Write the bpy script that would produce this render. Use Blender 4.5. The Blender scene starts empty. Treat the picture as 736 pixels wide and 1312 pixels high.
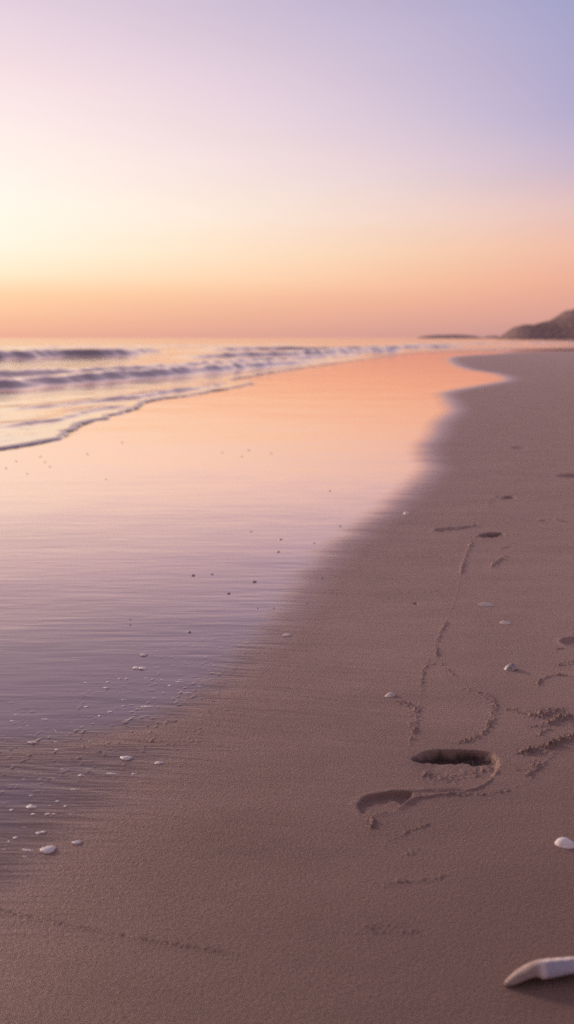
import bpy, math, random
import numpy as np
from mathutils import Vector

random.seed(4)
rng = np.random.default_rng(11)
scene = bpy.context.scene
COL = scene.collection

# ------------------------------------------------------------------ camera
W_, H_ = 736.0, 1312.0            # photograph frame used for the survey of the beach
CAM_H = 0.80
F_PX = 1275.0
TILT = math.atan((H_ / 2 - 433.0) / F_PX)

def G(px, py, z=0.0):
    """survey: a pixel of the photograph -> point on the ground plane"""
    dx = (px - W_ / 2) / F_PX
    dy = -(py - H_ / 2) / F_PX
    c, s = math.cos(TILT), math.sin(TILT)
    fwd = c + dy * s
    up = -s + dy * c
    t = (z - CAM_H) / up
    return (dx * t, fwd * t)

def GP(pts):
    return np.array([G(*p) for p in pts])

cam_d = bpy.data.cameras.new('camera')
cam = bpy.data.objects.new('camera', cam_d)
COL.objects.link(cam)
cam.location = (0, 0, CAM_H)
cam.rotation_euler = (math.radians(90) - TILT, 0, 0)
cam_d.sensor_fit = 'VERTICAL'
cam_d.sensor_height = 36.0
cam_d.lens = 36.0 * F_PX / H_
cam_d.clip_start = 0.02
cam_d.clip_end = 40000
cam_d.dof.use_dof = True
cam_d.dof.focus_distance = 2.2
cam_d.dof.aperture_fstop = 3.4
scene.camera = cam

scene.view_settings.view_transform = 'Standard'
scene.view_settings.look = 'None'
scene.view_settings.exposure = 0
scene.view_settings.gamma = 1

# ------------------------------------------------------------------ small helpers
def lin(c):
    return tuple(((v / 255.0) / 12.92 if v / 255.0 <= 0.04045 else ((v / 255.0 + 0.055) / 1.055) ** 2.4) for v in c) + (1.0,)

def smooth(a, b, x):
    t = np.clip((x - a) / (b - a), 0, 1)
    return t * t * (3 - 2 * t)

def _hash(ix, iy, seed):
    h = (ix.astype(np.int64) * 374761393 + iy.astype(np.int64) * 668265263 + seed * 974711) & 0xFFFFFFFF
    h = ((h ^ (h >> 13)) * 1274126177) & 0xFFFFFFFF
    h = h ^ (h >> 16)
    return (h & 0xFFFF) / 65535.0

def vnoise(x, y, seed=0):
    xi, yi = np.floor(x), np.floor(y)
    fx, fy = x - xi, y - yi
    ux, uy = fx * fx * (3 - 2 * fx), fy * fy * (3 - 2 * fy)
    a, b = _hash(xi, yi, seed), _hash(xi + 1, yi, seed)
    c, d = _hash(xi, yi + 1, seed), _hash(xi + 1, yi + 1, seed)
    return (a * (1 - ux) + b * ux) * (1 - uy) + (c * (1 - ux) + d * ux) * uy

def fbm(x, y, seed=0, octv=3):
    s, a, n = 0, 0.5, 0
    for k in range(octv):
        s = s + a * vnoise(x, y, seed + k * 17)
        n += a
        a *= 0.5
        x, y = x * 2.03 + 3.1, y * 2.03 - 1.7
    return s / n

def catmull(P, n=10):
    P = np.asarray(P, float)
    Q = np.vstack([2 * P[0] - P[1], P, 2 * P[-1] - P[-2]])
    out = []
    for i in range(1, len(Q) - 2):
        p0, p1, p2, p3 = Q[i - 1], Q[i], Q[i + 1], Q[i + 2]
        for t in np.linspace(0, 1, n, endpoint=False):
            out.append(0.5 * ((2 * p1) + (p2 - p0) * t + (2 * p0 - 5 * p1 + 4 * p2 - p3) * t ** 2 + (3 * p1 - p0 - 3 * p2 + p3) * t ** 3))
    out.append(P[-1])
    return np.array(out)

def dist_poly(x, y, L):
    """distance to a polyline and running length at the foot point"""
    best = np.full(x.shape, 1e9)
    run = np.zeros(x.shape)
    side = np.zeros(x.shape)
    acc = 0.0
    for (ax, ay), (bx, by) in zip(L[:-1], L[1:]):
        ex, ey = bx - ax, by - ay
        ll = ex * ex + ey * ey
        if ll < 1e-12:
            continue
        t = np.clip(((x - ax) * ex + (y - ay) * ey) / ll, 0, 1)
        d = np.hypot(x - ax - t * ex, y - ay - t * ey)
        m = d < best
        best = np.where(m, d, best)
        run = np.where(m, acc + t * math.sqrt(ll), run)
        side = np.where(m, np.sign(ex * (y - ay) - ey * (x - ax)), side)
        acc += math.sqrt(ll)
    return best, run, side, acc

def inside(x, y, P):
    r = np.zeros(x.shape, bool)
    n = len(P)
    for i in range(n):
        (x1, y1), (x2, y2) = P[i], P[(i + 1) % n]
        if y1 == y2:
            continue
        c = ((y1 > y) != (y2 > y)) & (x < (x2 - x1) * (y - y1) / (y2 - y1) + x1)
        r ^= c
    return r

def sdist(x, y, P):
    P = np.asarray(P)
    d = dist_poly(x, y, np.vstack([P, P[:1]]))[0]
    return np.where(inside(x, y, P), d, -d)

def grid_object(name, X, Y, Z, attrs, mat, flip=False):
    ny, nx = X.shape
    me = bpy.data.meshes.new(name)
    co = np.stack([X, Y, Z], -1).reshape(-1, 3).astype(np.float32)
    idx = np.arange(nx * ny).reshape(ny, nx)
    q = np.stack([idx[:-1, :-1], idx[:-1, 1:], idx[1:, 1:], idx[1:, :-1]], -1).reshape(-1, 4)
    if flip:
        q = q[:, ::-1]
    me.vertices.add(len(co))
    me.vertices.foreach_set('co', co.ravel())
    me.loops.add(q.size)
    me.loops.foreach_set('vertex_index', q.ravel().astype(np.int32))
    me.polygons.add(len(q))
    me.polygons.foreach_set('loop_start', (np.arange(len(q)) * 4).astype(np.int32))
    me.polygons.foreach_set('use_smooth', np.ones(len(q), bool))
    me.update(calc_edges=True)
    for k, v in attrs.items():
        a = me.attributes.new(k, 'FLOAT', 'POINT')
        a.data.foreach_set('value', v.ravel().astype(np.float32))
    me.materials.append(mat)
    o = bpy.data.objects.new(name, me)
    COL.objects.link(o)
    return o

class NT:
    """terse node builder"""
    def __init__(self, tree):
        self.t = tree
        tree.nodes.clear()
    def n(self, kind, **kw):
        nd = self.t.nodes.new(kind)
        ins = kw.pop('ins', {})
        for k, v in kw.items():
            setattr(nd, k, v)
        for k, v in ins.items():
            s = nd.inputs[k]
            if isinstance(v, bpy.types.NodeSocket):
                self.t.links.new(v, s)
            else:
                s.default_value = v
        return nd
    def math(self, op, a, b=0.0, c=0.0, clamp=False):
        return self.n('ShaderNodeMath', operation=op, use_clamp=clamp, ins={0: a, 1: b, 2: c}).outputs[0]
    def map(self, v, a, b, c, d, smooth_=False):
        return self.n('ShaderNodeMapRange', interpolation_type='SMOOTHSTEP' if smooth_ else 'LINEAR', ins={0: v, 1: a, 2: b, 3: c, 4: d}).outputs[0]
    def mix(self, f, a, b, blend='MIX'):
        return self.n('ShaderNodeMix', data_type='RGBA', blend_type=blend, ins={0: f, 6: a, 7: b}).outputs[2]
    def ramp(self, f, stops):
        r = self.n('ShaderNodeValToRGB', ins={0: f})
        e = r.color_ramp.elements
        while len(e) < len(stops):
            e.new(0.5)
        for el, (p, c) in zip(e, stops):
            el.position = p
            el.color = c
        return r.outputs[0]
    def noise(self, vec, scale, detail=3, rough=0.5, dist=0.0):
        return self.n('ShaderNodeTexNoise', ins={'Vector': vec, 'Scale': scale, 'Detail': detail, 'Roughness': rough, 'Distortion': dist}).outputs[0]
    def scaled(self, vec, s, rot=0.0):
        return self.n('ShaderNodeMapping', ins={'Vector': vec, 'Scale': s, 'Rotation': (0, 0, rot)}).outputs[0]
    def attr(self, name):
        return self.n('ShaderNodeAttribute', attribute_name=name).outputs['Fac']

def material(name):
    m = bpy.data.materials.new(name)
    m.use_nodes = True
    return m, NT(m.node_tree)

# ------------------------------------------------------------------ sky and sun
SUN_AZ, SUN_EL = -48.0, 17.0
world = bpy.data.worlds.new('World')
scene.world = world
world.use_nodes = True
N = NT(world.node_tree)
tc = N.n('ShaderNodeTexCoord').outputs['Generated']
sep = N.n('ShaderNodeSeparateXYZ', ins={0: tc})
el = N.math('MULTIPLY', N.math('ARCSINE', sep.outputs[2]), 57.29578)
az = N.math('MULTIPLY', N.math('ARCTAN2', sep.outputs[0], sep.outputs[1]), 57.29578)
fe = N.math('DIVIDE', el, 40.0, clamp=True)
E = lambda e: e / 40.0
left = N.ramp(fe, [(0.0, lin((239, 176, 153))), (E(0.9), lin((246, 190, 157))), (E(2.4), lin((254, 214, 174))), (E(3.4), lin((255, 237, 208))), (E(4.8), lin((255, 247, 230))),
                   (E(7.0), lin((255, 249, 238))), (E(10.0), lin((255, 243, 236))), (E(13), lin((248, 227, 229))), (E(17), lin((230, 210, 223))), (E(27), lin((192, 174, 196))), (1.0, lin((156, 147, 172)))])
mid = N.ramp(fe, [(0.0, lin((223, 165, 151))), (E(0.8), lin((233, 173, 152))), (E(1.7), lin((245, 182, 152))), (E(3.0), lin((255, 204, 164))), (E(4.6), lin((255, 221, 182))),
                  (E(6.6), lin((255, 229, 208))), (E(9.5), lin((253, 223, 219))), (E(12.5), lin((238, 211, 221))), (E(17), lin((208, 188, 211))), (1.0, lin((150, 146, 174)))])
right = N.ramp(fe, [(0.0, lin((194, 146, 146))), (E(1.0), lin((212, 157, 149))), (E(3.0), lin((233, 168, 150))), (E(4.8), lin((236, 179, 162))),
                    (E(6.8), lin((224, 184, 184))), (E(9.0), lin((190, 172, 199))), (E(11.5), lin((165, 161, 202))), (E(17), lin((150, 154, 197))), (E(27), lin((148, 148, 180))), (1.0, lin((142, 140, 168)))])
back = N.ramp(fe, [(0.0, lin((172, 146, 150))), (E(6), lin((188, 160, 164))), (E(14), lin((180, 160, 176))), (E(25), lin((158, 150, 174))), (1.0, lin((142, 142, 172)))])
ft = N.map(az, -18.5, 18.5, 0.0, 1.0)
front = N.mix(ft, N.mix(ft, left, mid), N.mix(ft, mid, right))
away = N.math('ABSOLUTE', N.math('SUBTRACT', N.math('WRAP', N.math('ADD', az, 35.0), 180.0, -180.0), 0.0))
fb = N.map(away, 55.0, 140.0, 0.0, 1.0, True)
grad = N.mix(fb, front, back)
nish = N.n('ShaderNodeTexSky', sky_type='NISHITA', sun_disc=False, sun_elevation=math.radians(3.0), sun_rotation=math.radians(SUN_AZ), air_density=1.0, dust_density=2.0)
veil = N.noise(N.scaled(tc, (2.0, 2.0, 16.0)), 1.6, 4, 0.55)
grad = N.mix(1.0, grad, N.n('ShaderNodeCombineColor', ins={0: N.map(veil, 0.3, 0.7, 0.988, 1.01), 1: N.map(veil, 0.3, 0.7, 0.984, 1.014), 2: N.map(veil, 0.3, 0.7, 0.986, 1.014)}).outputs[0], 'MULTIPLY')
sky = N.mix(0.012, grad, nish.outputs[0])
bg = N.n('ShaderNodeBackground', ins={0: sky, 1: 1.0})
out = N.n('ShaderNodeOutputWorld', ins={0: bg.outputs[0]})

sd_ = bpy.data.lights.new('sun', 'SUN')
sd_.energy = 2.5
sd_.angle = math.radians(9)
sd_.color = (1.0, 0.80, 0.66)
sun = bpy.data.objects.new('sun', sd_)
COL.objects.link(sun)
a, e = math.radians(SUN_AZ), math.radians(SUN_EL)
sdir = Vector((math.sin(a) * math.cos(e), math.cos(a) * math.cos(e), math.sin(e)))
sun.rotation_euler = sdir.to_track_quat('Z', 'Y').to_euler()
sun.location = sdir * 50

# ------------------------------------------------------------------ plan of the beach
# edge of the swash, from behind the viewer out to the bay and the headland
shore_near = [(-9.0, -40.0), (-5.0, -8.0), (-2.9, 2.0)] + \
    [G(-60, 588), G(0, 577), G(55, 568), G(92, 558), G(100, 550), G(130, 536), G(172, 526), G(196, 514), G(250, 506), G(295, 498), G(322, 490)] + \
    [G(300, 487.5), G(330, 481), G(380, 473), G(430, 465.5), G(480, 459), G(515, 454.5), G(560, 451)] + \
    [G(640, 449.5), G(736, 446.5), (60.0, 98.0), (150.0, 190.0), (330.0, 480.0), (420.0, 900.0), (1500.0, 3200.0), (6500.0, 15000.0)]
SHORE = catmull(shore_near, 14)

WET = catmull(GP([(-700, 962), (-200, 963), (0, 961), (60, 958), (120, 948), (195, 926), (262, 893), (325, 840), (385, 778), (415, 728), (462, 686), (512, 648), (545, 618), (562, 600),
        (556, 588), (553, 572), (566, 556), (572, 540), (588, 526), (580, 512), (578, 503), (615, 495), (656, 487), (640, 479), (600, 472), (582, 463), (588, 457), (640, 453.5), (736, 450), (1200, 447)]), 4)
WETP = np.vstack([WET, [(400, 300), (-400, 300), (-400, 1.0)]])
LOBE = catmull(GP([(-500, 958), (-60, 958), (40, 957), (110, 953), (170, 952), (212, 960), (190, 990), (150, 1020), (105, 1056), (62, 1096), (20, 1140), (-60, 1200), (-500, 1400)]), 6)

# ------------------------------------------------------------------ sand sheet
def axis(dense, step, grow, end, lim, fine=1.022, flim=0):
    v = [dense]
    s = step
    while v[-1] < end:
        s *= (fine if v[-1] < flim else grow) if v[-1] < lim else 1.13
        v.append(v[-1] + s)
    return v

xr = axis(0.72, 0.0021, 1.022, 9000, 7)
xs = np.array([-v for v in xr[::-1]] + list(np.arange(-0.72, 0.72, 0.0021)[1:]) + xr)
yr = axis(2.45, 0.0025, 1.0125, 14000, 90, 1.0065, 5.0)
yn = axis(-0.95, 0.004, 1.15, 300, 1)
ys = np.array([-v for v in yn[::-1]] + list(np.arange(0.95, 2.45, 0.0025)[1:]) + yr)
X, Y = np.meshgrid(xs, ys)
Z = np.zeros_like(X)
near = (np.abs(X) < 4) & (Y > 0.5) & (Y < 14)

# broad undulation of the beach and drying rills
Z += 0.006 * (fbm(X * 1.3, Y * 1.3, 5, 3) - 0.5) * smooth(0.0, 1.5, Y) * (1 - smooth(20, 60, Y))

d_wet = sdist(X, Y, WETP)
d_lobe = sdist(X, Y, LOBE)
dist = np.maximum(1.0, np.hypot(X, Y))
# streaky edge: long thin tongues running across the slope
streak = fbm(X * 2.2, Y * 26.0 + 2.0 * X, 31, 4) - 0.5
streak2 = fbm(X * 5.0, Y * 70.0 + 9 * X, 37, 3) - 0.5
edge = d_wet + (streak * 0.17 + streak2 * 0.05) * smooth(0.2, -0.2, -d_wet * 0 + 0) * np.minimum(1.0, dist / 6 + 0.35)
wn = 0.094 * dist ** 0.55
wet = smooth(-0.55 * wn, 0.75 * wn, edge)
lob = smooth(-0.07, 0.26, d_lobe + streak * 0.08 + streak2 * 0.05) * 1.0
damp = smooth(-0.17 * dist ** 0.6, 0.10 * dist ** 0.6, d_wet + streak * 0.12)
damp = np.maximum(damp, smooth(-0.28, 0.1, d_lobe + streak * 0.1))
wet = np.maximum(wet, lob)

# beach dips under the sea
d_sea = dist_poly(X, Y, SHORE[::7])[0]
seaP = np.vstack([SHORE[::4], SHORE[-1:], [(-20000, 15000), (-20000, -40)]])
left_of = inside(X, Y, seaP)
Z -= np.where(left_of, np.minimum(0.004 + 0.02 * d_sea, 3.0), 0.0)
# dunes far to the right, outside the frame
Z += np.where(X > 6, 0.0, 0.0) + 0.5 * smooth(25, 90, X - 0.55 * np.maximum(Y - 40, 0)) * (~left_of)

# fine ripples left by the last wave on the drying sand
rip = fbm(X * 6 + 40, Y * 62.0 + X * 14, 61, 3) - 0.5
rip_zone = smooth(0.55, 0.0, np.abs(d_wet + 0.22)) * (1 - 0.75 * wet) * (Y < 4.5) * smooth(0.9, 1.5, Y)
Z += 0.0028 * rip * rip_zone
Z += 0.0006 * (fbm(X * 9, Y * 40, 71, 2) - 0.5) * (Y < 9)
# pimples: half buried grains and popped bubbles at the lower left
pz = smooth(-0.30, -0.02, d_wet) * smooth(0.45, 0.15, d_wet) * (Y < 2.6) * (Y > 1.2) * smooth(0.05, -0.3, X)
pm = fbm(X * 110, Y * 75, 81, 2)
Z += 0.0017 * smooth(0.68, 0.90, pm) * pz * (1 - 0.75 * smooth(0.02, 0.12, d_wet))

# ---- trails of crumbly sand and scuffs
def bbox_mask(L, pad):
    lo, hi = L.min(0) - pad, L.max(0) + pad
    iy = np.where((ys >= lo[1]) & (ys <= hi[1]))[0]
    ix = np.where((xs >= lo[0]) & (xs <= hi[0]))[0]
    return slice(iy[0], iy[-1] + 1), slice(ix[0], ix[-1] + 1)

def crumbs(px, amp, width, seed, lump=1.0, smooth_ridge=0.0, scale=260.0):
    L = catmull(GP(px), 8)
    sl = bbox_mask(L, width * 4)
    x, y = X[sl], Y[sl]
    far = float(np.clip((L[:, 1].mean() - 2.0) / 2.0, 0, 1))
    width = width * (0.72 - 0.30 * far)
    sc = scale * (1 - 0.45 * far)
    jig = (fbm(x * 45, y * 45, seed + 3, 2) - 0.5) * width * 2.4
    d0, run, side, tot = dist_poly(x, y, L)
    d = np.abs(d0 + jig)
    fade = smooth(0, 0.12 * tot, run) * smooth(tot, 0.88 * tot, run) * 0.8 + 0.2
    g = np.exp(-(d / width) ** 2) * fade
    lumps = smooth(0.47, 0.68, fbm(x * sc, y * sc, seed, 2))
    part = smooth(0.34, 0.60, fbm(run * 28 * (1 - 0.5 * far) + seed, run * 0 + 0.5, seed + 9, 2))
    halo = np.exp(-(d0 / (width * 3.0)) ** 2) * fade * smooth(0.62, 0.76, fbm(x * sc * 0.8 + 7, y * sc * 0.8, seed + 21, 2))
    Z[sl] += 1.35 * amp * (g * (lump * lumps * (0.12 + 0.88 * part) + smooth_ridge) + 0.45 * lump * halo)
    wet_dry = g * 0.0
    return wet_dry

trails = [
    ([(526, 955), (530, 935), (534, 910), (520, 900), (508, 898)], .0034, .006),
    ([(505, 897), (520, 904), (545, 906)], .0034, .005),
    ([(540, 890), (541, 868), (545, 855), (562, 850), (574, 858), (586, 868)], .0030, .005),
    ([(588, 880), (606, 884), (630, 894), (634, 905), (628, 925), (618, 940), (600, 948), (578, 952)], .0042, .006),
    ([(560, 845), (561, 820), (568, 805), (576, 794)], .0030, .006),
    ([(645, 908), (665, 911), (690, 918), (712, 911), (724, 907)], .0055, .007),
    ([(690, 916), (705, 911), (720, 909)], .0090, .008),
    ([(700, 930), (715, 922), (730, 918), (745, 920)], .0080, .007),
    ([(655, 966), (672, 964), (690, 960), (705, 955), (720, 948), (740, 940)], .0062, .008),
    ([(690, 945), (697, 936), (708, 935)], .0035, .005),
    ([(688, 882), (692, 872), (704, 866), (722, 865), (732, 866)], .0040, .005),
    ([(712, 853), (725, 850), (740, 845)], .0050, .007),
    ([(712, 831), (722, 830)], .0045, .004),
    ([(676, 998), (684, 985), (690, 972)], .0030, .007),
    ([(560, 1018), (600, 1018), (640, 1015), (668, 1005)], .0016, .006),
    ([(628, 728), (636, 720), (648, 712)], .0075, .012),
    ([(640, 704), (650, 700)], .0075, .011),
    ([(624, 655), (628, 640), (640, 634)], .0050, .012),
    ([(590, 738), (592, 728), (600, 705), (606, 690)], .0045, .010),
    ([(600, 676), (612, 672)], .006, .014),
    ([(688, 668), (706, 664), (720, 668), (735, 670)], .0080, .016),
    ([(710, 696), (716, 697)], .0075, .010),
    ([(728, 697), (735, 696)], .0075, .010),
    ([(655, 686), (662, 684)], .006, .010),
    ([(706, 609), (738, 607)], .010, .03),
    ([(657, 573), (672, 572)], .010, .05),
    ([(485, 1133), (520, 1129), (555, 1126), (582, 1120)], .0020, .005),
    ([(462, 1190), (500, 1194), (540, 1193)], .0022, .005),
    ([(460, 1184), (500, 1186), (520, 1184)], .0014, .006),
    ([(480, 1054), (474, 1047)], .003, .004),
    ([(488, 1085), (520, 1066), (560, 1052)], .0014, .006),
    ([(520, 1095), (538, 1088)], .002, .005),
]
for k, (pts, am, wd) in enumerate(trails):
    crumbs(pts, am, wd, 200 + k * 13, 1.0, 0.06)
# strandline at the lower left and faint hairline ridges
crumbs([(-40, 1158), (0, 1164), (60, 1178), (150, 1196), (230, 1210), (310, 1222)], .0019, .0042, 701, 0.30, 0.75)
crumbs([(330, 880), (400, 893), (470, 898), (505, 899)], .0012, .004, 711, 0.4, 0.5)
crumbs([(380, 757), (470, 760), (540, 758), (640, 748)], .0014, .006, 721, 0.5, 0.5)
crumbs([(440, 795), (520, 800), (575, 797)], .0010, .005, 731, 0.5, 0.5)

crumbs([(534, 958), (531, 930), (538, 905), (541, 868), (548, 848), (560, 822), (572, 796), (585, 762), (592, 732), (600, 700), (606, 682), (622, 660), (634, 640)], .0009, .0042, 741, 0.9, 0.22)
crumbs([(545, 856), (566, 866), (588, 880), (612, 888), (640, 906), (668, 913)], .0015, .0050, 751, 0.6, 0.4)
crumbs([(640, 968), (660, 985), (676, 992), (700, 975), (722, 955)], .0020, .0060, 761, 0.7, 0.3)
crumbs([(668, 930), (690, 930), (712, 925), (742, 930)], .0028, .0070, 765, 1.0, 0.1)

# ---- the clear bare footprint in front
dark = np.zeros_like(Z)  # mask of the shade painted inside the hollows
def hollow(px, depth, rim, blur=0.006, deep_dir=None, lo=0.35, seed=0, rag=0.004, left=None, shade_in=0.0, right_=None):
    P = catmull(GP(px + px[:1]), 6)[:-1]
    sl = bbox_mask(P, 0.05)
    x, y = X[sl], Y[sl]
    s = sdist(x, y, P) + (fbm(x * 70, y * 70, seed, 3) - 0.5) * rag
    prof = smooth(-blur * 0.4, blur, s)
    k = 1.0
    if deep_dir is not None:
        (ax, ay), (bx, by) = G(*deep_dir[0]), G(*deep_dir[1])
        t = ((x - ax) * (bx - ax) + (y - ay) * (by - ay)) / ((bx - ax) ** 2 + (by - ay) ** 2)
        k = lo + (1 - lo) * smooth(0, 1, t)
    if left is not None:
        k = k * smooth(G(left[0], 985)[0], G(left[1], 985)[0], x)
    if right_ is not None:
        k = k * (0.06 + 0.94 * smooth(G(right_[0], 970)[0], G(right_[1], 970)[0], x))
    k = k * (1 + 0.35 * (fbm(x * 120, y * 120, seed + 40, 2) - 0.5))
    Z[sl] -= depth * prof * k
    dark[sl] = np.maximum(dark[sl], shade_in * smooth(-0.002, 0.005, s))
    Z[sl] += rim * np.exp(-((s + 0.006) / 0.006) ** 2)
    return sl, s

heel = [(458, 1031), (470, 1021), (492, 1016), (516, 1014.5), (528, 1017), (517, 1030), (506, 1038), (488, 1041.5), (466, 1043)]
hollow(heel, 0.0088, 0.0012, 0.0042, ((492, 1043), (486, 1017)), 0.40, 7)
arch = [(505, 1015), (545, 1012.5), (590, 1011), (594, 1014.5), (560, 1017.5), (532, 1021.5), (516, 1028)]
hollow(arch, 0.0018, 0.0008, 0.006, None, 0.5, 3)
ball = [(527, 972), (548, 962), (575, 960), (604, 961), (630, 964.5), (639, 978), (634, 992), (618, 1006), (594, 1014), (560, 1016), (520, 1010), (505, 990)]
hollow(ball, 0.011, 0.0, 0.008, ((572, 1016), (590, 964)), 0.0, 5, 0.006, (522, 566))
pit = [(526, 972.5), (540, 966), (552, 963), (575, 961), (604, 962), (624, 965), (636, 971), (624, 973.5), (606, 973), (580, 971.5), (552, 973), (538, 974)]
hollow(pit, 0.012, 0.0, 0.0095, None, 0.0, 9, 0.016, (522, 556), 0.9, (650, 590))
crumbs([(535, 990), (570, 996), (600, 988), (620, 984)], .0028, .016, 805, 0.8, 0.0)
crumbs([(612, 985), (625, 980), (634, 976)], .0060, .006, 811)
crumbs([(585, 969), (600, 965), (612, 968)], .0080, .006, 815)
# sharp bright lip along outer edge
crumbs([(637, 976), (634, 992), (618, 1006), (594, 1014), (560, 1018.5), (532, 1023), (517, 1032), (500, 1040), (470, 1044)], .0021, .0040, 821, 0.30, 0.8)
crumbs([(470, 1048), (478, 1054), (474, 1062)], .004, .004, 825)

# ---- fainter prints farther up the beach
hollow([(556, 681), (562, 677.5), (580, 676), (590, 676), (604, 674), (612, 674.5), (598, 678), (580, 680.5), (566, 682)], 0.009, 0.003, 0.014, None, 0.5, 9, 0.012)
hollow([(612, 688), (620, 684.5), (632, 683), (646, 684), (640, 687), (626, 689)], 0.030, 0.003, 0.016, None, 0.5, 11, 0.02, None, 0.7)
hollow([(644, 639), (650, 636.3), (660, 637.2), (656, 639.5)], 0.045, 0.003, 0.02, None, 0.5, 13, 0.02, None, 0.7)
hollow([(718, 822), (724, 818), (736, 816), (745, 818), (742, 824), (728, 826)], 0.008, 0.002, 0.014, None, 0.5, 15, 0.012)
hollow([(716, 610.5), (722, 608.6), (745, 608), (760, 610), (740, 612)], 0.04, 0.004, 0.05, None, 0.5, 17)
hollow([(655, 574), (660, 572.4), (674, 572.6), (670, 574.4)], 0.03, 0.004, 0.06, None, 0.5, 19)
hollow([(529, 773), (532, 771.3), (535, 772), (533, 773.6)], 0.012, 0.0, 0.01, None, 0.5, 21)

NSURF = Z.copy()
def ground_z(x, y):
    i = int(np.clip(np.searchsorted(xs, x), 1, len(xs) - 1))
    j = int(np.clip(np.searchsorted(ys, y), 1, len(ys) - 1))
    return float(Z[j - 1:j + 1, i - 1:i + 1].mean())

m_sand, N = material('beach_sand')
geo = N.n('ShaderNodeTexCoord').outputs['Object']
wetA, dampA = N.attr('wet'), N.attr('damp')
grain = N.noise(geo, 430.0, 4, 0.7)
grain2 = N.noise(geo, 190.0, 4, 0.65)
patch = N.noise(N.scaled(geo, (1.0, 2.2, 1.0)), 2.6, 4, 0.55)
band = N.noise(N.scaled(geo, (0.5, 6.0, 1.0), 0.10), 3.0, 5, 0.6)
dry_c = N.mix(N.map(patch, 0.3, 0.7, 0, 1), (0.395, 0.238, 0.188, 1), (0.505, 0.308, 0.244, 1))
dry_c = N.mix(N.map(grain, 0.44, 0.64, 0.0, 0.60), dry_c, (0.15, 0.082, 0.058, 1))
dry_c = N.mix(N.map(grain2, 0.5, 0.75, 0.0, 0.30), dry_c, (0.44, 0.28, 0.22, 1))
damp_c = N.mix(0.55, dry_c, (0.180, 0.096, 0.072, 1))
wet_c = N.mix(N.map(band, 0.3, 0.7, 0, 1), (0.118, 0.073, 0.070, 1), (0.142, 0.089, 0.084, 1))
near_ = N.map(N.n('ShaderNodeSeparateXYZ', ins={0: N.n('ShaderNodeVectorMath', operation='ADD', ins={0: geo, 1: N.n('ShaderNodeCombineXYZ', ins={1: N.math('MULTIPLY', patch, 0.5)}).outputs[0]}).outputs[0]}).outputs[1], 1.20, 3.0, 1.0, 0.0, True)
dry_c = N.mix(near_, dry_c, N.mix(0.72, dry_c, (0.155, 0.078, 0.054, 1)))
dry_c = N.mix(N.attr('hollow_shade'), dry_c, (0.045, 0.026, 0.021, 1))  # shade of the hollows mixed into the sand colour as near-black
base = N.mix(wetA, N.mix(N.math('MULTIPLY', dampA, 0.8), dry_c, damp_c), wet_c)
# roughness: dry grains -> sheen of damp sand -> film of water
wj = N.math('ADD', wetA, N.math('MULTIPLY', N.math('SUBTRACT', N.noise(N.scaled(geo, (3.0, 38.0, 1.0), 0.12), 1.6, 4, 0.6), 0.5), N.math('MULTIPLY', N.math('MULTIPLY', wetA, N.math('SUBTRACT', 1.0, wetA)), 0.9)), clamp=True)
rough = N.map(wj, 0.0, 1.0, 0.60, 0.042)
rough = N.math('SUBTRACT', rough, N.math('MULTIPLY', dampA, N.math('MULTIPLY', N.math('SUBTRACT', 1.0, wj), 0.06)))
rough = N.math('ADD', rough, N.math('MULTIPLY', N.math('SUBTRACT', band, 0.5), N.math('MULTIPLY', wj, 0.05)))
spec = N.map(wj, 0.0, 1.0, 0.30, 0.5)
rip_n = N.noise(N.scaled(geo, (2.0, 30.0, 1.0), 0.12), 3.2, 4, 0.6)
rip_l = N.noise(N.scaled(geo, (0.35, 4.5, 1.0), 0.06), 1.5, 4, 0.55)
h_dry = N.math('MULTIPLY', N.math('ADD', N.math('MULTIPLY', grain, 0.0026), N.math('MULTIPLY', grain2, 0.0042)), N.math('MAXIMUM', 0.03, N.math('POWER', N.math('SUBTRACT', 1.0, wj), 3.0)))
h_rip = N.math('MULTIPLY', rip_n, N.math('ADD', 0.00018, N.math('MULTIPLY', N.math('MULTIPLY', dampA, N.math('SUBTRACT', 1.0, N.math('MULTIPLY', wj, 0.96))), 0.0034)))
h_wet = N.math('MULTIPLY', rip_l, N.math('MULTIPLY', wj, 0.0012))
h_dry = N.math('MULTIPLY', h_dry, N.map(dampA, 0.0, 1.0, 1.0, 0.45))
hh = N.math('ADD', N.math('ADD', h_dry, h_rip), h_wet)
bump = N.n('ShaderNodeBump', ins={'Strength': 1.0, 'Distance': 1.0, 'Height': hh})
body = N.n('ShaderNodeBsdfDiffuse', ins={'Color': base, 'Roughness': 0.6, 'Normal': bump.outputs[0]})
facing = N.math('SUBTRACT', 1.0, N.n('ShaderNodeLayerWeight', ins={'Blend': 0.5, 'Normal': bump.outputs[0]}).outputs['Facing'])
g_ = lambda v: (v, v, v, 1)
mirror = N.ramp(facing, [(0.0, g_(1.0)), (0.07, g_(0.97)), (0.14, g_(0.94)), (0.21, g_(0.62)), (0.29, g_(0.33)), (0.38, g_(0.205)), (0.6, g_(0.10)), (1.0, g_(0.05))])
tint = N.ramp(facing, [(0.0, (1.0, 0.79, 0.72, 1)), (0.14, (1.0, 0.765, 0.68, 1)), (0.22, (1.0, 0.80, 0.79, 1)), (0.34, (1.0, 0.88, 0.92, 1))])
sheen = N.n('ShaderNodeFresnel', ins={'IOR': 1.28, 'Normal': bump.outputs[0]}).outputs[0]
film = N.n('ShaderNodeBsdfGlossy', ins={'Color': tint, 'Roughness': rough, 'Normal': bump.outputs[0]})
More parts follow.
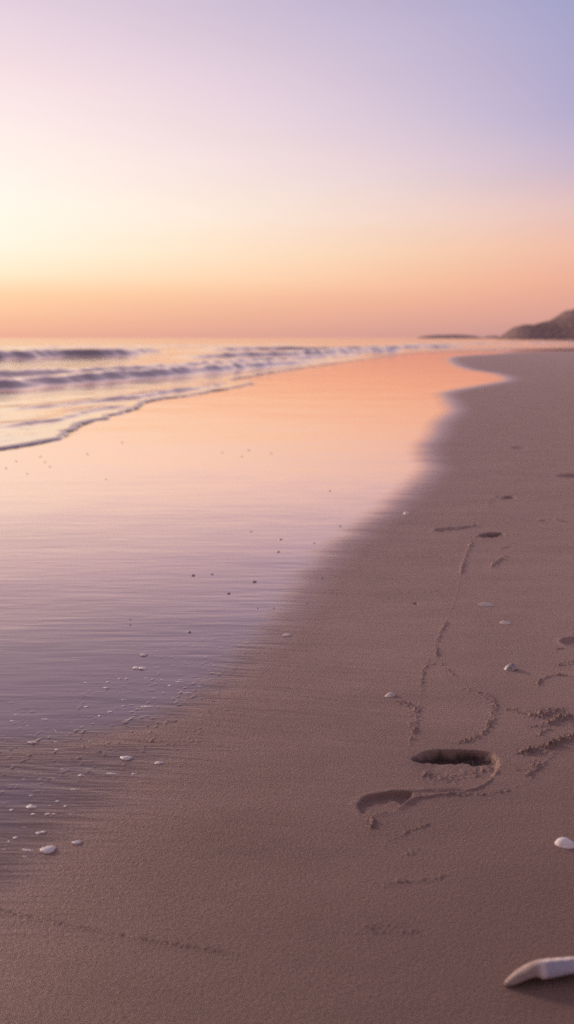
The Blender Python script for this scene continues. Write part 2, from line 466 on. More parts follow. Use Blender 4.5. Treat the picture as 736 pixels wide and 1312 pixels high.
fac = N.n('ShaderNodeMix', data_type='FLOAT', ins={0: wj, 2: N.math('MULTIPLY', sheen, N.map(dampA, 0.0, 1.0, 0.40, 0.52)), 3: mirror}).outputs[0]
bs = N.n('ShaderNodeMixShader', ins={0: fac, 1: body.outputs[0], 2: film.outputs[0]})
N.n('ShaderNodeOutputMaterial', ins={0: bs.outputs[0]})

sand = grid_object('sand', X, Y, Z, {'wet': wet, 'damp': damp, 'hollow_shade': dark}, m_sand)
sand['kind'] = 'structure'

# ------------------------------------------------------------------ sea sheet
cum = np.concatenate([[0], np.cumsum(np.hypot(*np.diff(SHORE, axis=0).T))])
# sample the shoreline: step grows with distance from the viewer
samp, s = [], 0.0
while s < cum[-1]:
    p = np.array([np.interp(s, cum, SHORE[:, 0]), np.interp(s, cum, SHORE[:, 1])])
    samp.append(s)
    r = math.hypot(*p)
    s += 0.6 if p[1] < 3 else max(0.018, 0.0035 * r)
samp = np.array(samp)
PX, PY = np.interp(samp, cum, SHORE[:, 0]), np.interp(samp, cum, SHORE[:, 1])
# lacy edge of the swash
wob = (fbm(samp * 1.6, samp * 0 + .3, 901, 3) - 0.5) * 0.30 + (fbm(samp * 9.0, samp * 0 + .7, 905, 3) - 0.5) * 0.07
DX, DY = -0.97, 0.243
ds, d = [0.0], 0.0
while d < 16000:
    d += 0.006 + 0.022 * d if d < 0.6 else 0.018 + 0.0125 * d
    ds.append(d)
ds = np.array(ds)
S, D = np.meshgrid(samp, ds)
decay = np.exp(-ds / 1.2)[:, None]
XX = PX[None, :] + DX * (D + wob[None, :] * decay)
YY = PY[None, :] + DY * (D + wob[None, :] * decay)

ZZ = 0.016 * (1 - np.exp(-D / 0.035)) - 0.004 + 0.010 * (1 - np.exp(-D / 2.0))
lip = np.exp(-((D - 0.045) / 0.04) ** 2)
ZZ += 0.005 * lip
foam = np.zeros_like(ZZ)
depth = smooth(0.0, 6.0, D)

def wave(px, height, front, backw, foam_amt, seed, taper=0.12, ragged=0.3, torn=0.0):
    """a low breaker: steep face towards the beach, long back towards the sea"""
    L = catmull(GP(px), 10)
    lo, hi = L.min(0) - 5 * backw, L.max(0) + 5 * backw
    bm_ = (XX > lo[0]) & (XX < hi[0]) & (YY > lo[1]) & (YY < hi[1])
    dd, run, side, tot = dist_poly(XX[bm_], YY[bm_], L)
    sd2 = dd * side              # positive on the seaward side
    sd2 = sd2 + (fbm(run * 0.9, run * 0 + seed, seed, 3) - 0.5) * ragged * front * 4
    hmod = 0.75 + 0.5 * (fbm(run * 0.55 + 3, run * 0 + 2.0, seed + 5, 3) - 0.12)
    endf = smooth(0, taper * tot, run) * smooth(tot, (1 - taper) * tot, run)
    prof = np.where(sd2 < 0, np.exp(-(sd2 / front) ** 2), np.exp(-(sd2 / backw) ** 2))
    tear = fbm(XX[bm_] * 3.2, YY[bm_] * 1.5, seed + 11, 4)
    Zw = height * hmod * endf * prof * (1 + torn * (tear - 0.5))
    face = np.exp(-(sd2 / (1.2 * front)) ** 2) * smooth(0.40, 0.75, fbm(XX[bm_] * 2.6, YY[bm_] * 1.2, seed + 8, 4)) * 0.42
    fm = foam_amt * endf * (face + torn * 0.5 * smooth(0.52, 0.70, tear) * prof + smooth(-0.2 * front, 0.6 * backw, sd2) * np.exp(-(np.maximum(sd2, 0) / (2.5 * backw)) ** 2))
    oz, of = np.zeros_like(XX), np.zeros_like(XX)
    oz[bm_], of[bm_] = Zw, fm
    return oz, of

for spec_ in [
    ([(-420, 474), (-160, 466), (0, 462), (70, 459), (130, 458), (185, 456)], 0.40, 0.42, 1.7, 0.15, 11, 0.10, 0.25),
    ([(130, 456), (165, 453.5), (210, 452)], 0.24, 0.4, 1.8, 0.5, 13, 0.2, 0.3),
    ([(-420, 520), (-120, 506), (0, 500), (60, 495), (130, 489), (200, 484), (270, 477.5), (340, 471), (410, 465), (470, 460), (520, 456)], 0.165, 0.24, 0.8, 0.5, 15, 0.06, 0.22, 0.55),
    ([(-300, 498), (0, 486), (90, 480.5), (180, 476), (260, 470), (330, 465.5), (400, 462), (470, 457)], 0.15, 0.30, 1.0, 0.55, 17, 0.06, 0.25, 0.55),
    ([(240, 451), (330, 449), (420, 448.5), (520, 446.5), (600, 445)], 0.20, 0.5, 2.6, 0.7, 19, 0.15, 0.35),
    ([(220, 460), (300, 458), (380, 456), (460, 452.5), (520, 450)], 0.22, 0.40, 1.8, 0.5, 21, 0.12, 0.25, 0.5),
    ([(-200, 448), (60, 446), (260, 444), (420, 442)], 0.14, 0.9, 4.0, 0.4, 23, 0.2, 0.3),
    ([(480, 443), (560, 442), (650, 441), (780, 440)], 0.20, 1.2, 5.0, 0.8, 25, 0.2, 0.3),
]:
    zw, fm = wave(*spec_)
    zw = zw * smooth(0.05, 1.4, D)
    ZZ = np.maximum(ZZ, 0) + zw
    foam = np.maximum(foam, fm)
# thin trailing sheets in the swash
for px, hgt in [([(0, 552), (60, 541), (120, 528), (170, 521)], .022), ([(0, 530), (80, 520), (150, 513), (210, 504), (270, 497)], .020), ([(120, 517), (200, 507), (300, 491)], .026)]:
    zw, fm = wave(px, hgt, 0.05, 0.25, 0.55, 33, 0.15, 1.2)
    ZZ += zw
    foam = np.maximum(foam, fm)
# chop
chop_w = smooth(1.5, 9.0, D) * (1 - smooth(250, 700, np.hypot(XX, YY)))
ZZ += chop_w * 0.07 * (fbm(XX * 0.55, YY * 0.33, 941, 4) - 0.5)
ZZ += smooth(0.1, 1.0, D) * (1 - smooth(30, 60, YY)) * 0.010 * (fbm(XX * 2.6, YY * 2.0, 951, 4) - 0.5)
sheet = smooth(0.02, 0.3, D) * np.exp(-(D / 2.6) ** 2)
foam = np.maximum(foam, 0.46 * sheet)
foam = np.maximum(foam, 0.95 * np.exp(-((D - 0.05) / 0.06) ** 2))
foam = np.maximum(foam, 0.75 * smooth(48, 75, YY) * smooth(400, 200, YY) * smooth(14.0, 4.0, D) * smooth(0.0, 8.0, XX))
foam = np.maximum(foam, 0.34 * smooth(4.0, 1.5, D) * (D > 0.3))

m_sea, N = material('sea_water')
geo = N.n('ShaderNodeTexCoord').outputs['Object']
fA, dA = N.attr('foam'), N.attr('depth')
cell = N.noise(N.scaled(geo, (1.0, 0.75, 1.0)), 3.4, 5, 0.62, 0.6)
lace = N.n('ShaderNodeTexVoronoi', feature='DISTANCE_TO_EDGE', ins={'Vector': N.n('ShaderNodeMix', data_type='VECTOR', ins={0: 0.12, 4: geo, 5: N.n('ShaderNodeTexNoise', ins={'Vector': geo, 'Scale': 3.0, 'Detail': 3}).outputs[1]}).outputs[1], 'Scale': 3.2}).outputs[0]
lace_f = N.map(lace, 0.03, 0.14, 0.35, 0.0)
fo = N.math('ADD', N.math('MULTIPLY', fA, 1.3), N.math('SUBTRACT', N.math('ADD', N.math('MULTIPLY', cell, 1.6), lace_f), 1.45))
fo = N.map(fo, 0.12, 0.62, 0.0, 1.0, True)
fo = N.math('MULTIPLY', fo, N.map(fA, 0.03, 0.25, 0.0, 1.0))
wbase = N.mix(dA, (0.25, 0.165, 0.150, 1), (0.27, 0.165, 0.150, 1))
w1 = N.noise(N.scaled(geo, (1.0, 0.6, 1.0)), 1.7, 5, 0.6)
w2 = N.noise(N.scaled(geo, (1.0, 0.45, 1.0)), 9.0, 3, 0.6)
hgt = N.math('ADD', N.math('MULTIPLY', w1, N.map(dA, 0, 1, 0.004, 0.05)), N.math('MULTIPLY', w2, N.map(dA, 0, 1, 0.002, 0.010)))
bump = N.n('ShaderNodeBump', ins={'Strength': 0.6, 'Distance': 1.0, 'Height': hgt})
facing = N.math('SUBTRACT', 1.0, N.n('ShaderNodeLayerWeight', ins={'Blend': 0.5, 'Normal': bump.outputs[0]}).outputs['Facing'])
mirror = N.ramp(facing, [(0.0, g_(1.0)), (0.07, g_(0.93)), (0.14, g_(0.80)), (0.25, g_(0.45)), (0.5, g_(0.14)), (1.0, g_(0.05))])
tint = N.ramp(facing, [(0.0, (1.0, 0.88, 0.80, 1)), (0.14, (1.0, 0.84, 0.76, 1)), (0.34, (0.96, 0.82, 0.82, 1))])
wgl = N.n('ShaderNodeBsdfGlossy', ins={'Color': tint, 'Roughness': 0.10, 'Normal': bump.outputs[0]})
wdf = N.n('ShaderNodeBsdfDiffuse', ins={'Color': wbase, 'Normal': bump.outputs[0]})
water = N.n('ShaderNodeMixShader', ins={0: mirror, 1: wdf.outputs[0], 2: wgl.outputs[0]})
fb_ = N.n('ShaderNodeBump', ins={'Strength': 0.7, 'Distance': 0.02, 'Height': N.noise(geo, 40.0, 4, 0.6)})
fshade = N.n('ShaderNodeBsdfPrincipled', ins={'Base Color': (0.72, 0.56, 0.52, 1), 'Roughness': 0.55, 'Specular IOR Level': 0.3, 'Normal': fb_.outputs[0]})
mx = N.n('ShaderNodeMixShader', ins={0: N.math('MULTIPLY', fo, 0.8), 1: water.outputs[0], 2: fshade.outputs[0]})
N.n('ShaderNodeOutputMaterial', ins={0: mx.outputs[0]})
sea = grid_object('sea', XX, YY, ZZ, {'foam': foam, 'depth': depth}, m_sea, flip=False)
sea['kind'] = 'structure'

# ------------------------------------------------------------------ headland and the low point beyond it
m_rock, N = material('headland_scrub')
geo = N.n('ShaderNodeTexCoord').outputs['Object']
n1 = N.noise(geo, 0.045, 6, 0.62)
n2 = N.noise(geo, 0.25, 4, 0.6)
c = N.mix(N.map(n1, 0.38, 0.62, 0, 1), (0.24, 0.150, 0.135, 1), (0.31, 0.195, 0.175, 1))  # scrub colours lightened and evened out, distance haze put into them
c = N.mix(N.map(n2, 0.5, 0.75, 0, 0.35), c, (0.15, 0.085, 0.075, 1))
bump = N.n('ShaderNodeBump', ins={'Strength': 0.8, 'Distance': 3.0, 'Height': n2})
bs = N.n('ShaderNodeBsdfPrincipled', ins={'Base Color': c, 'Roughness': 0.95, 'Specular IOR Level': 0.1, 'Normal': bump.outputs[0]})
N.n('ShaderNodeOutputMaterial', ins={0: bs.outputs[0]})
m_far, N = material('hazy_far_scrub')
geo = N.n('ShaderNodeTexCoord').outputs['Object']
c = N.mix(N.noise(geo, 0.03, 5), (0.28, 0.18, 0.17, 1), (0.36, 0.23, 0.215, 1))  # paler scrub, haze of the distance included in the base colour
bs = N.n('ShaderNodeBsdfPrincipled', ins={'Base Color': c, 'Roughness': 0.95, 'Specular IOR Level': 0.1})
N.n('ShaderNodeOutputMaterial', ins={0: bs.outputs[0]})

def ridge(name, dist_, prof, thick, mat, seed, n=260, m=50):
    """land mass whose crest line is surveyed from the photograph"""
    px = np.array([p[0] for p in prof], float)
    hz = np.array([(433.6 - p[1]) / F_PX * dist_ for p in prof])
    u = np.linspace(px[0], px[-1], n)
    xw = (u - W_ / 2) / F_PX * dist_
    hw = np.interp(u, px, hz)
    v = np.linspace(-1, 1, m)
    XX_, V = np.meshgrid(xw, v)
    HW = np.tile(hw, (m, 1))
    th = thick * (0.35 + 0.65 * np.clip(HW / max(hz), 0, 1))
    YY_ = dist_ + V * th + (XX_ - xw[0]) * 0.15
    shp = np.clip(1 - np.abs(V) ** 1.7, 0, 1)
    ZZ_ = HW * shp * (1.02 + 0.22 * (fbm(XX_ / 14, YY_ / 14, seed, 4) - 0.35))
    ZZ_ += (fbm(XX_ / 4, YY_ / 4, seed + 5, 3) - 0.5) * 1.6 * np.clip(HW / max(hz) * 2, 0, 1) * shp
    ZZ_ -= 0.8 * (1 - shp)
    o = grid_object(name, XX_, YY_, ZZ_, {}, mat)
    o['kind'] = 'structure'
    return o

ridge('headland', 620.0, [(634, 434.5), (641, 431), (647, 425), (656, 419.5), (667, 416.5), (680, 415), (692, 413), (702, 411), (712, 407), (720, 402), (728, 398.5), (738, 395), (760, 388), (800, 378), (900, 366), (1100, 362), (1400, 366)], 70.0, m_rock, 51)
ridge('headland', 1500.0, [(530, 434.2), (538, 431.2), (552, 429.9), (575, 429.4), (600, 429.8), (614, 432.2), (620, 432.4), (626, 430.6), (634, 430.4), (641, 432.5), (650, 432.6), (700, 431)], 60.0, m_far, 57)

# ------------------------------------------------------------------ shells
def tag(o, label, cat, group=None):
    o['label'] = label
    o['category'] = cat
    if group:
        o['group'] = group
    return o

def shell_material(name, c_rim, c_mid, c_band, band_amt, ribs=0.0):
    m, N = material(name)
    g = N.attr('growth')
    an = N.attr('fan')
    geo = N.n('ShaderNodeTexCoord').outputs['Object']
    nz = N.noise(geo, 180.0, 4, 0.6)
    rings = N.noise(N.n('ShaderNodeCombineXYZ', ins={0: N.math('MULTIPLY', g, 9.0), 1: N.math('MULTIPLY', an, 0.6), 2: 0.0}).outputs[0], 1.6, 3, 0.6)
    rays = N.noise(N.n('ShaderNodeCombineXYZ', ins={0: N.math('MULTIPLY', an, 9.0), 1: N.math('MULTIPLY', g, 1.0), 2: 3.0}).outputs[0], 1.5, 3, 0.6)
    c = N.mix(N.map(g, 0.1, 1.0, 0, 1), c_mid, c_rim)
    c = N.mix(N.math('MULTIPLY', N.map(rings, 0.42, 0.62, 0, 1), band_amt), c, c_band)
    c = N.mix(N.math('MULTIPLY', N.map(rays, 0.45, 0.65, 0, 1), band_amt * 0.7), c, c_band)
    c = N.mix(N.map(nz, 0.45, 0.8, 0, 0.3), c, (0.30, 0.22, 0.19, 1))
    b = N.n('ShaderNodeBump', ins={'Strength': 0.5, 'Distance': 0.0006, 'Height': N.math('ADD', rings, N.math('MULTIPLY', nz, 0.5))})
    bs = N.n('ShaderNodeBsdfPrincipled', ins={'Base Color': c, 'Roughness': 0.42, 'Specular IOR Level': 0.4, 'Subsurface Weight': 0.12, 'Subsurface Radius': (0.004, 0.003, 0.002), 'Normal': b.outputs[0]})
    N.n('ShaderNodeOutputMaterial', ins={0: bs.outputs[0]})
    return m

def valve_mesh(name, length, width, height, ribs, umbo, mat, seed=0, nr=22, nt=72, thick=0.0012, pinch=0.0):
    """one valve of a bivalve, dome up: rings from the beak to the margin, an inner face and a rim"""
    verts, faces, gr, fan = [], [], [], []
    r_ = random.Random(seed)
    ph = [r_.uniform(0, 6.28) for _ in range(4)]
    def pt(r, t, off):
        ex, ey = math.cos(t), math.sin(t)
        w = 1 + 0.03 * math.sin(2 * t + ph[0]) + 0.02 * math.sin(3 * t + ph[1]) + 0.012 * math.sin(7 * t + ph[2])
        wy = 1 - pinch * max(0.0, -ex) ** 1.5
        rib = 1 + ribs * math.sin(t * 22) * r
        x = length * .5 * ex * r * w * rib - umbo * length * .5 * (1 - r ** 1.6)
        y = width * .5 * ey * r * w * wy * rib
        z = (height) * (1 - r ** 2.1) ** 0.85 + ribs * 0.25 * height * math.sin(t * 22) * r - off
        z += 0.02 * height * math.sin(r * 21) * r
        return (x, y, z)
    for layer, off in ((0, 0.0), (1, thick)):
        verts.append(pt(0, 0, off)); gr.append(0); fan.append(0)
        for i in range(1, nr + 1):
            r = (i / nr) * (1.0 if layer == 0 else 0.965)
            for j in range(nt):
                t = 2 * math.pi * j / nt
                verts.append(pt(r, t, off)); gr.append(i / nr); fan.append(j / nt * 6.28)
    base = 1 + nr * nt
    for layer in (0, 1):
        b = layer * base
        for j in range(nt):
            f = (b, b + 1 + j, b + 1 + (j + 1) % nt)
            faces.append(f if layer == 0 else f[::-1])
        for i in range(nr - 1):
            for j in range(nt):
                a0 = b + 1 + i * nt + j; a1 = b + 1 + i * nt + (j + 1) % nt
                f = (a0, a0 + nt, a1 + nt, a1)
                faces.append(f if layer == 0 else f[::-1])
    for j in range(nt):
        a0 = 1 + (nr - 1) * nt + j; a1 = 1 + (nr - 1) * nt + (j + 1) % nt
        faces.append((a0, a0 + base, a1 + base, a1))
    me = bpy.data.meshes.new(name)
    me.from_pydata(verts, [], faces)
    for k, v in (('growth', gr), ('fan', fan)):
        at = me.attributes.new(k, 'FLOAT', 'POINT')
        at.data.foreach_set('value', np.array(v, np.float32))
    for p in me.polygons:
        p.use_smooth = True
    me.materials.append(mat)
    return me

def place(name, me, px, py, rot=(0, 0, 0), sink=0.0):
    o = bpy.data.objects.new(name, me)
    COL.objects.link(o)
    x, y = G(px, py)
    o.location = (x, y, ground_z(x, y) - sink)
    o.rotation_euler = rot
    return o

R = math.radians
m_white = shell_material('white_shell', (0.84, 0.70, 0.62, 1), (0.90, 0.79, 0.72, 1), (0.62, 0.50, 0.46, 1), 0.25)
m_tan = shell_material('tan_shell', (0.80, 0.64, 0.55, 1), (0.52, 0.36, 0.28, 1), (0.36, 0.24, 0.20, 1), 0.45)
m_cockle = shell_material('banded_shell', (0.62, 0.49, 0.43, 1), (0.30, 0.24, 0.25, 1), (0.16, 0.12, 0.12, 1), 0.9)
m_flat = shell_material('pale_flat_shell', (0.80, 0.65, 0.56, 1), (0.66, 0.50, 0.42, 1), (0.46, 0.36, 0.32, 1), 0.30)

tag(place('clam_shell', valve_mesh('clam_shell', .034, .025, .0125, 0.0, .25, m_white, 1), 725, 1082, (0, R(4), R(-10)), .001),
    'smooth glossy white oval clam shell at the right edge, above the big broken shell', 'shell')
tag(place('cockle_shell', valve_mesh('cockle_shell', .034, .032, .0165, 0.012, .35, m_cockle, 2), 654, 857, (R(-8), R(8), R(150)), .001),
    'rounded cockle shell with grey and brown banding, casting a short shadow', 'shell')
tag(place('clam_shell', valve_mesh('clam_shell', .026, .019, .009, 0.0, .35, m_tan, 3), 500, 891, (R(6), R(-4), R(215)), .001),
    'small pale shell with a tan beak, up the sand from the footprint heel', 'shell')
tag(place('clam_shell', valve_mesh('clam_shell', .033, .026, .0075, 0.0, .4, m_flat, 4, pinch=0.5), 648, 798, (0, R(3), R(8)), .001),
    'small flat whitish shell lying just above the banded cockle shell', 'shell')
tag(place('razor_shell', valve_mesh('razor_shell', .052, .022, .009, 0.0, .3, m_flat, 5, pinch=0.4), 624, 775, (R(14), R(5), R(-4)), .001),
    'narrow pale shell, farthest up the dry sand, with a thin dark shadow trailing right', 'shell')
tag(place('clam_shell', valve_mesh('clam_shell', .030, .030, .012, 0.0, .2, m_white, 6), 521, 658.5, (0, 0, R(30)), .001),
    'tiny white shell at the edge of the wet sand, far up the beach', 'shell')

# the big broken shell in the near corner
def shard():
    x0, y0 = G(646, 1264)
    Lg = 0.135
    nt_, nu = 56, 26
    top, bot = [], []
    V, F, gr, fan = [], [], [], []
    for layer in (0, 1):
        for i in range(nt_):
            t = i / (nt_ - 1)
            x = Lg * t
            rise = math.sin(min(1.0, t / 0.38) * math.pi / 2)
            wdt = 0.003 + 0.033 * rise ** 0.6 * (1 - 0.12 * max(0, t - 0.4))
            ridge_h = 0.004 + 0.0215 * rise ** 0.9 - 0.003 * max(0, t - 0.5)
            gap = 0.0030 + 0.0125 * smooth(0.0, 0.30, np.array(t)).item()
            step = smooth(0.30, 0.37, np.array(t)).item()
            gap -= 0.0038 * step * (1 - smooth(0.40, 0.75, np.array(t)).item())
            for j in range(nu):
                u = j / (nu - 1)                      # 0 near edge, 1 far edge
                a_ = u / 0.32 if u < 0.32 else 1.0
                b_ = max(0.0, (u - 0.32) / 0.68)
                yy = -0.30 * wdt + wdt * u * 1.1
                zz = gap + (ridge_h - gap) * (math.sin(a_ * math.pi / 2) ** (0.9 - 0.25 * step)) if u < 0.32 else ridge_h * (1 - b_ ** 2.2)
                if u < 0.32:                          # the near flank is scooped beside the step
                    yy += 0.0022 * step * math.sin(a_ * math.pi)
                if layer == 1:
                    zz -= 0.0022 * (1 - b_ * 0.8)
                    yy += 0.0012 * (1 - a_)
                yy += 0.24 * x * (1 - 0.30 * t)
                zz += 0.0005 * math.sin(t * 60) * math.sin(math.pi * u) * t
                V.append((x, yy, zz)); gr.append(t); fan.append(u * 3)
    def idx(l, i, j): return l * nt_ * nu + i * nu + j
    for i in range(nt_ - 1):
        for j in range(nu - 1):
            F.append((idx(0, i, j), idx(0, i + 1, j), idx(0, i + 1, j + 1), idx(0, i, j + 1)))
            F.append((idx(1, i, j), idx(1, i, j + 1), idx(1, i + 1, j + 1), idx(1, i + 1, j)))
    for i in range(nt_ - 1):
        for j, fl in ((0, False), (nu - 1, True)):
            q = (idx(0, i, j), idx(1, i, j), idx(1, i + 1, j), idx(0, i + 1, j))
            F.append(q[::-1] if fl else q)
    for j in range(nu - 1):
        for i, fl in ((0, True), (nt_ - 1, False)):
            q = (idx(0, i, j), idx(1, i, j), idx(1, i, j + 1), idx(0, i, j + 1))
            F.append(q[::-1] if fl else q)
    me = bpy.data.meshes.new('broken_shell')
    me.from_pydata(V, [], F)
    for k, v in (('growth', gr), ('fan', fan)):
        at_ = me.attributes.new(k, 'FLOAT', 'POINT')
        at_.data.foreach_set('value', np.array(v, np.float32))
    for p in me.polygons:
        p.use_smooth = True
    m, N = material('broken_shell')
    g, u = N.attr('growth'), N.attr('fan')
    geo = N.n('ShaderNodeTexCoord').outputs['Object']
    nz = N.noise(N.scaled(geo, (1, 2, 2)), 60.0, 4, 0.6)
    c = N.mix(N.map(g, 0.30, 0.42, 0, 1, True), (0.50, 0.33, 0.27, 1), (0.92, 0.70, 0.60, 1))
    c = N.mix(N.math('MULTIPLY', N.map(u, 0.85, 1.35, 1, 0, True), N.map(g, 0.28, 0.36, 0.9, 0, True)), c, (0.24, 0.145, 0.115, 1))
    facet = N.math('MULTIPLY', N.map(g, 0.36, 0.42, 0, 1, True), N.map(u, 0.70, 1.15, 1, 0, True))
    c = N.mix(N.math('MULTIPLY', facet, 0.9), c, (0.34, 0.29, 0.36, 1))
    c = N.mix(N.map(nz, 0.4, 0.7, 0, 0.25), c, (0.42, 0.30, 0.27, 1))
    lines = N.n('ShaderNodeTexWave', wave_type='BANDS', bands_direction='X', ins={'Vector': geo, 'Scale': 95.0, 'Distortion': 2.5, 'Detail': 3.0, 'Detail Scale': 2.0}).outputs[1]
    c = N.mix(N.map(lines, 0.55, 1.0, 0, 0.30), c, (0.40, 0.27, 0.23, 1))
    grit = N.noise(geo, 380.0, 3, 0.6)
    c = N.mix(N.map(grit, 0.62, 0.70, 0, 0.7), c, (0.20, 0.12, 0.09, 1))
    bb = N.n('ShaderNodeBump', ins={'Strength': 0.6, 'Distance': 0.0012, 'Height': N.math('ADD', lines, N.math('MULTIPLY', nz, 1.2))})
    bs = N.n('ShaderNodeBsdfPrincipled', ins={'Base Color': c, 'Roughness': 0.5, 'Normal': bb.outputs[0], 'Subsurface Weight': 0.1, 'Subsurface Radius': (0.004, 0.003, 0.002)})
    N.n('ShaderNodeOutputMaterial', ins={0: bs.outputs[0]})
    me.materials.append(m)
    o = bpy.data.objects.new('broken_shell', me)
    COL.objects.link(o)
    o.location = (x0, y0, 0.0)
    o.location.z = ground_z(x0 + .03, y0 + .01) - 0.0005
    return o
tag(shard(), 'large broken shell with a tan tip and bluish flank in the near right corner', 'shell')

# ------------------------------------------------------------------ foam clumps and pebbles
m_foam, N = material('foam_bubbles')
geo = N.n('ShaderNodeTexCoord').outputs['Object']
vor = N.n('ShaderNodeTexVoronoi', ins={'Vector': geo, 'Scale': 5.5}).outputs[0]
c = N.mix(N.map(vor, 0.1, 0.7, 0, 1), (0.88, 0.77, 0.71, 1), (0.66, 0.53, 0.48, 1))
b = N.n('ShaderNodeBump', ins={'Strength': 0.5, 'Distance': 0.0006, 'Height': vor, 0: 0.8})
b.invert = True
bs = N.n('ShaderNodeBsdfPrincipled', ins={'Base Color': c, 'Roughness': 0.35, 'Normal': b.outputs[0], 'Subsurface Weight': 0.45, 'Subsurface Radius': (0.004, 0.003, 0.002)})
N.n('ShaderNodeOutputMaterial', ins={0: bs.outputs[0]})
m_peb, N = material('pebble_stone')
geo = N.n('ShaderNodeTexCoord').outputs['Object']
c = N.mix(N.map(N.noise(geo, 2.2, 4, 0.6), 0.35, 0.65, 0, 1), (0.20, 0.13, 0.115, 1), (0.40, 0.28, 0.24, 1))
bs = N.n('ShaderNodeBsdfPrincipled', ins={'Base Color': c, 'Roughness': 0.4})
N.n('ShaderNodeOutputMaterial', ins={0: bs.outputs[0]})

import bmesh
def lump_mesh(name, lobes, seed, mat, flat, rough, sub=3):
    """a heap of merged bubbles: every lobe a squashed uneven dome"""
    bm = bmesh.new()
    r_ = random.Random(seed)
    for (cx, cy, rad) in lobes:
        res = bmesh.ops.create_icosphere(bm, subdivisions=sub, radius=rad)
        o_ = Vector((r_.uniform(0, 50), r_.uniform(0, 50), r_.uniform(0, 50)))
        from mathutils import noise as mn
        for v in res['verts']:
            nrm = v.co.normalized()
            k = 1 + rough * mn.noise(nrm * 1.6 + o_) + rough * 0.5 * mn.noise(nrm * 4.5 + o_)
            v.co = nrm * rad * k
            v.co.z *= flat
            v.co.x += cx
            v.co.y += cy
    me = bpy.data.meshes.new(name)
    bm.to_mesh(me)
    bm.free()
    for p in me.polygons:
        p.use_smooth = True
    me.materials.append(mat)
    return me

unit = [lump_mesh('foam_clump', L, 40 + i, m_foam, f * 0.8, 0.35) for i, (L, f) in enumerate([
    ([(0, 0, 1), (0.9, 0.2, .55), (-0.85, -0.1, .5)], .55),
    ([(-0.55, 0, .75), (0.6, 0.1, .8), (0, .5, .5), (1.15, -.1, .4)], .5),
    ([(0, 0, 1), (0.5, 0.6, .5)], .6),
    ([(-.7, 0, .5), (0, 0.1, .62), (.75, 0, .55), (1.3, .2, .3), (-1.2, .15, .3)], .5)])]
peb = [lump_mesh('pebble', [(0, 0, 1)], 60 + i, m_peb, .6, 0.3) for i in range(3)]

def lump(name, me, px, py, wpx, label, cat, group=None, sink=0.25):
    x, y = G(px, py)
    if name == 'pebble':
        wpx = wpx * 0.72
    wid = wpx * math.hypot(y, CAM_H) / F_PX       # width of the lump in metres
    half = max(abs(v.co.x) for v in me.vertices)
    sc = wid / 2 / half
    o = bpy.data.objects.new(name, me)
    COL.objects.link(o)
    o.location = (x, y, ground_z(x, y) - sink * 0.1 * sc)
    o.scale = (sc * random.uniform(.95, 1.05), sc * random.uniform(.75, 1.05), sc * random.uniform(.85, 1.1))
    o.rotation_euler = (0, 0, random.uniform(-.35, .35))
    return tag(o, label, cat, group)

GF = 'small foam clumps on the wet sand'
for px, py, w, k, lab in [
    (179, 857, 23, 1, 'widest pale foam clump with two humps, on the smooth wet sand'),
    (185, 840, 10, 2, 'small foam clump just behind the two humped foam clump'),
    (162, 972, 15, 2, 'domed whitish foam clump on the streaky sand, left of a smaller flat one'),
    (204, 978, 14, 0, 'flat whitish foam clump, rightmost of the pair on the streaky sand'),
    (40, 1034, 14, 0, 'oval foam clump in the small wet hollow at the left'),
    (62, 1089, 20, 2, 'fat foam clump, nearest to the viewer at lower left'),
    (99, 1079, 12, 2, 'foam clump on matte sand, right of the nearest fat foam clump'),
    (58, 922, 12, 3, 'low foam clump near the end of the smooth wet film at left'),
    (41, 952, 13, 3, 'lumpy foam clump at the very edge of the wet film at left'),
    (368, 814, 10, 2, 'lone white foam clump where the film ends, left of the dry sand'),
    (240, 888, 13, 3, 'long low foam clump near the right end of the wet film'),
    (230, 874, 13, 3, 'thin foam streak clump, right of the two humped foam clump'),
    (188, 906, 18, 3, 'longest thin foam streak lying at the film margin'),
    (143, 992, 16, 3, 'broken foam streak below the domed foam clump'),
    (104, 994, 9, 0, 'foam clump left of the broken foam streak'),
    (94, 1012, 10, 3, 'foam clump just above the small wet hollow'),
    (35, 1089, 16, 3, 'loose foam streak left of the nearest fat foam clump'),
]:
    lump('foam_clump', unit[k], px, py, w, lab, 'foam clump', 'foam clumps left by the wave')
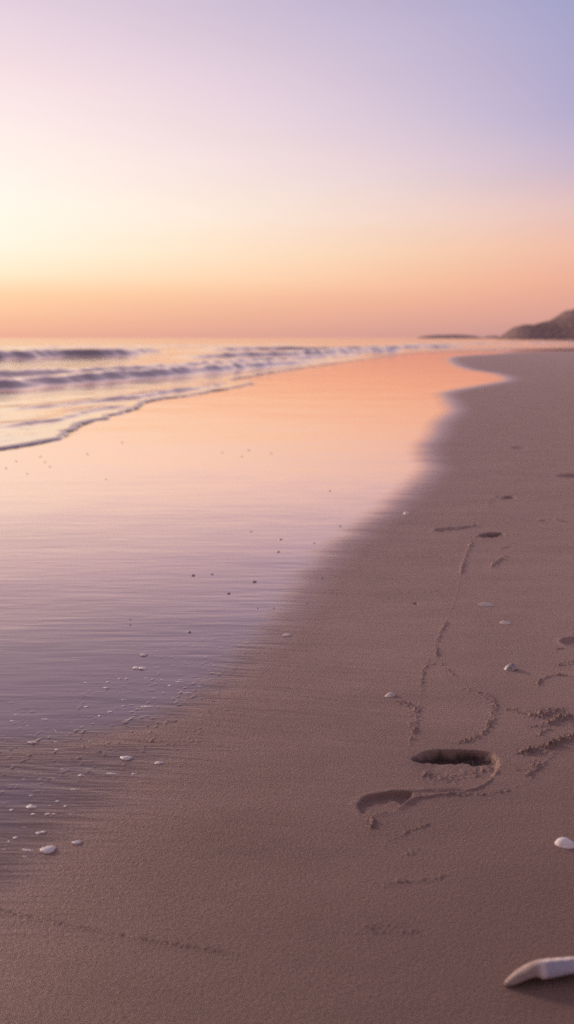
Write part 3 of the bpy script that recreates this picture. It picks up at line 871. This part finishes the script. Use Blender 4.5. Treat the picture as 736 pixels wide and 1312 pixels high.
tiny = [(110, 875), (139, 874), (154, 870), (163, 870), (188, 869), (196, 871), (208, 871), (218, 879), (137, 882), (185, 886), (256, 880), (198, 894), (159, 897), (112, 906), (159, 905),
        (141, 913), (128, 918), (226, 900), (21, 916), (35, 930), (16, 924), (93, 926), (40, 942), (72, 937), (71, 951), (73, 961), (116, 950), (165, 923), (184, 918), (172, 992), (80, 986),
        (51, 999), (68, 998), (31, 999), (40, 1020), (15, 1038), (64, 1032), (74, 1027), (84, 1033), (43, 1043), (61, 1043), (69, 1043), (91, 1043), (31, 1060), (50, 1067), (20, 1073), (5, 1088), (32, 1097), (56, 1066), (12, 1078)]
for px, py in tiny:
    w = random.choice([4.5, 5, 5.5, 6.5, 7, 8])
    lump('foam_clump', unit[random.randrange(4)], px, py, w, 'tiny foam speck scattered over the wet sand at lower left', 'foam clump', GF)
for px, py, w, lab in [
    (248, 737, 7, 'dark pebble on the wet film, larger of the left pair'), (272, 735.5, 5, 'tiny pebble just right of the dark pebble on the wet film'),
    (326, 745, 9, 'flat pale brown pebble in the middle of the wet film'), (293, 760, 7, 'pebble lying between the flat brown pebble and the nearer grey one'),
    (360, 691, 6, 'round dark pebble, upper of two near the drying edge'), (357, 707, 6, 'dark pebble, lower of two near the drying edge'),
    (243, 810, 8, 'pebble on the lavender film above the two humped foam clump'), (413, 740, 5, 'small pebble on the drying edge beside matte sand'),
    (436, 674, 5, 'dark pebble near the peach sheen at the drying edge')]:
    lump('pebble', peb[random.randrange(3)], px, py, w, lab, 'pebble', 'pebbles on the wet film')
GP2 = 'tiny pebbles on the shining sand'
for px, py in [(330, 779), (351, 779), (167, 794), (167, 801), (393, 773), (322, 681), (423, 629), (403, 696), (8, 600), (52, 585), (58, 592), (64, 598), (35, 607), (21, 591), (112, 582), (157, 567), (136, 614),
               (285, 580), (310, 585), (319, 577), (348, 581)]:
    lump('pebble', peb[random.randrange(3)], px, py, 4.2 if py > 620 else 3.6, 'tiny pebble far out on the shining wet sand', 'pebble', GP2)

scene.cycles.max_bounces = 8
scene.cycles.use_denoising = False
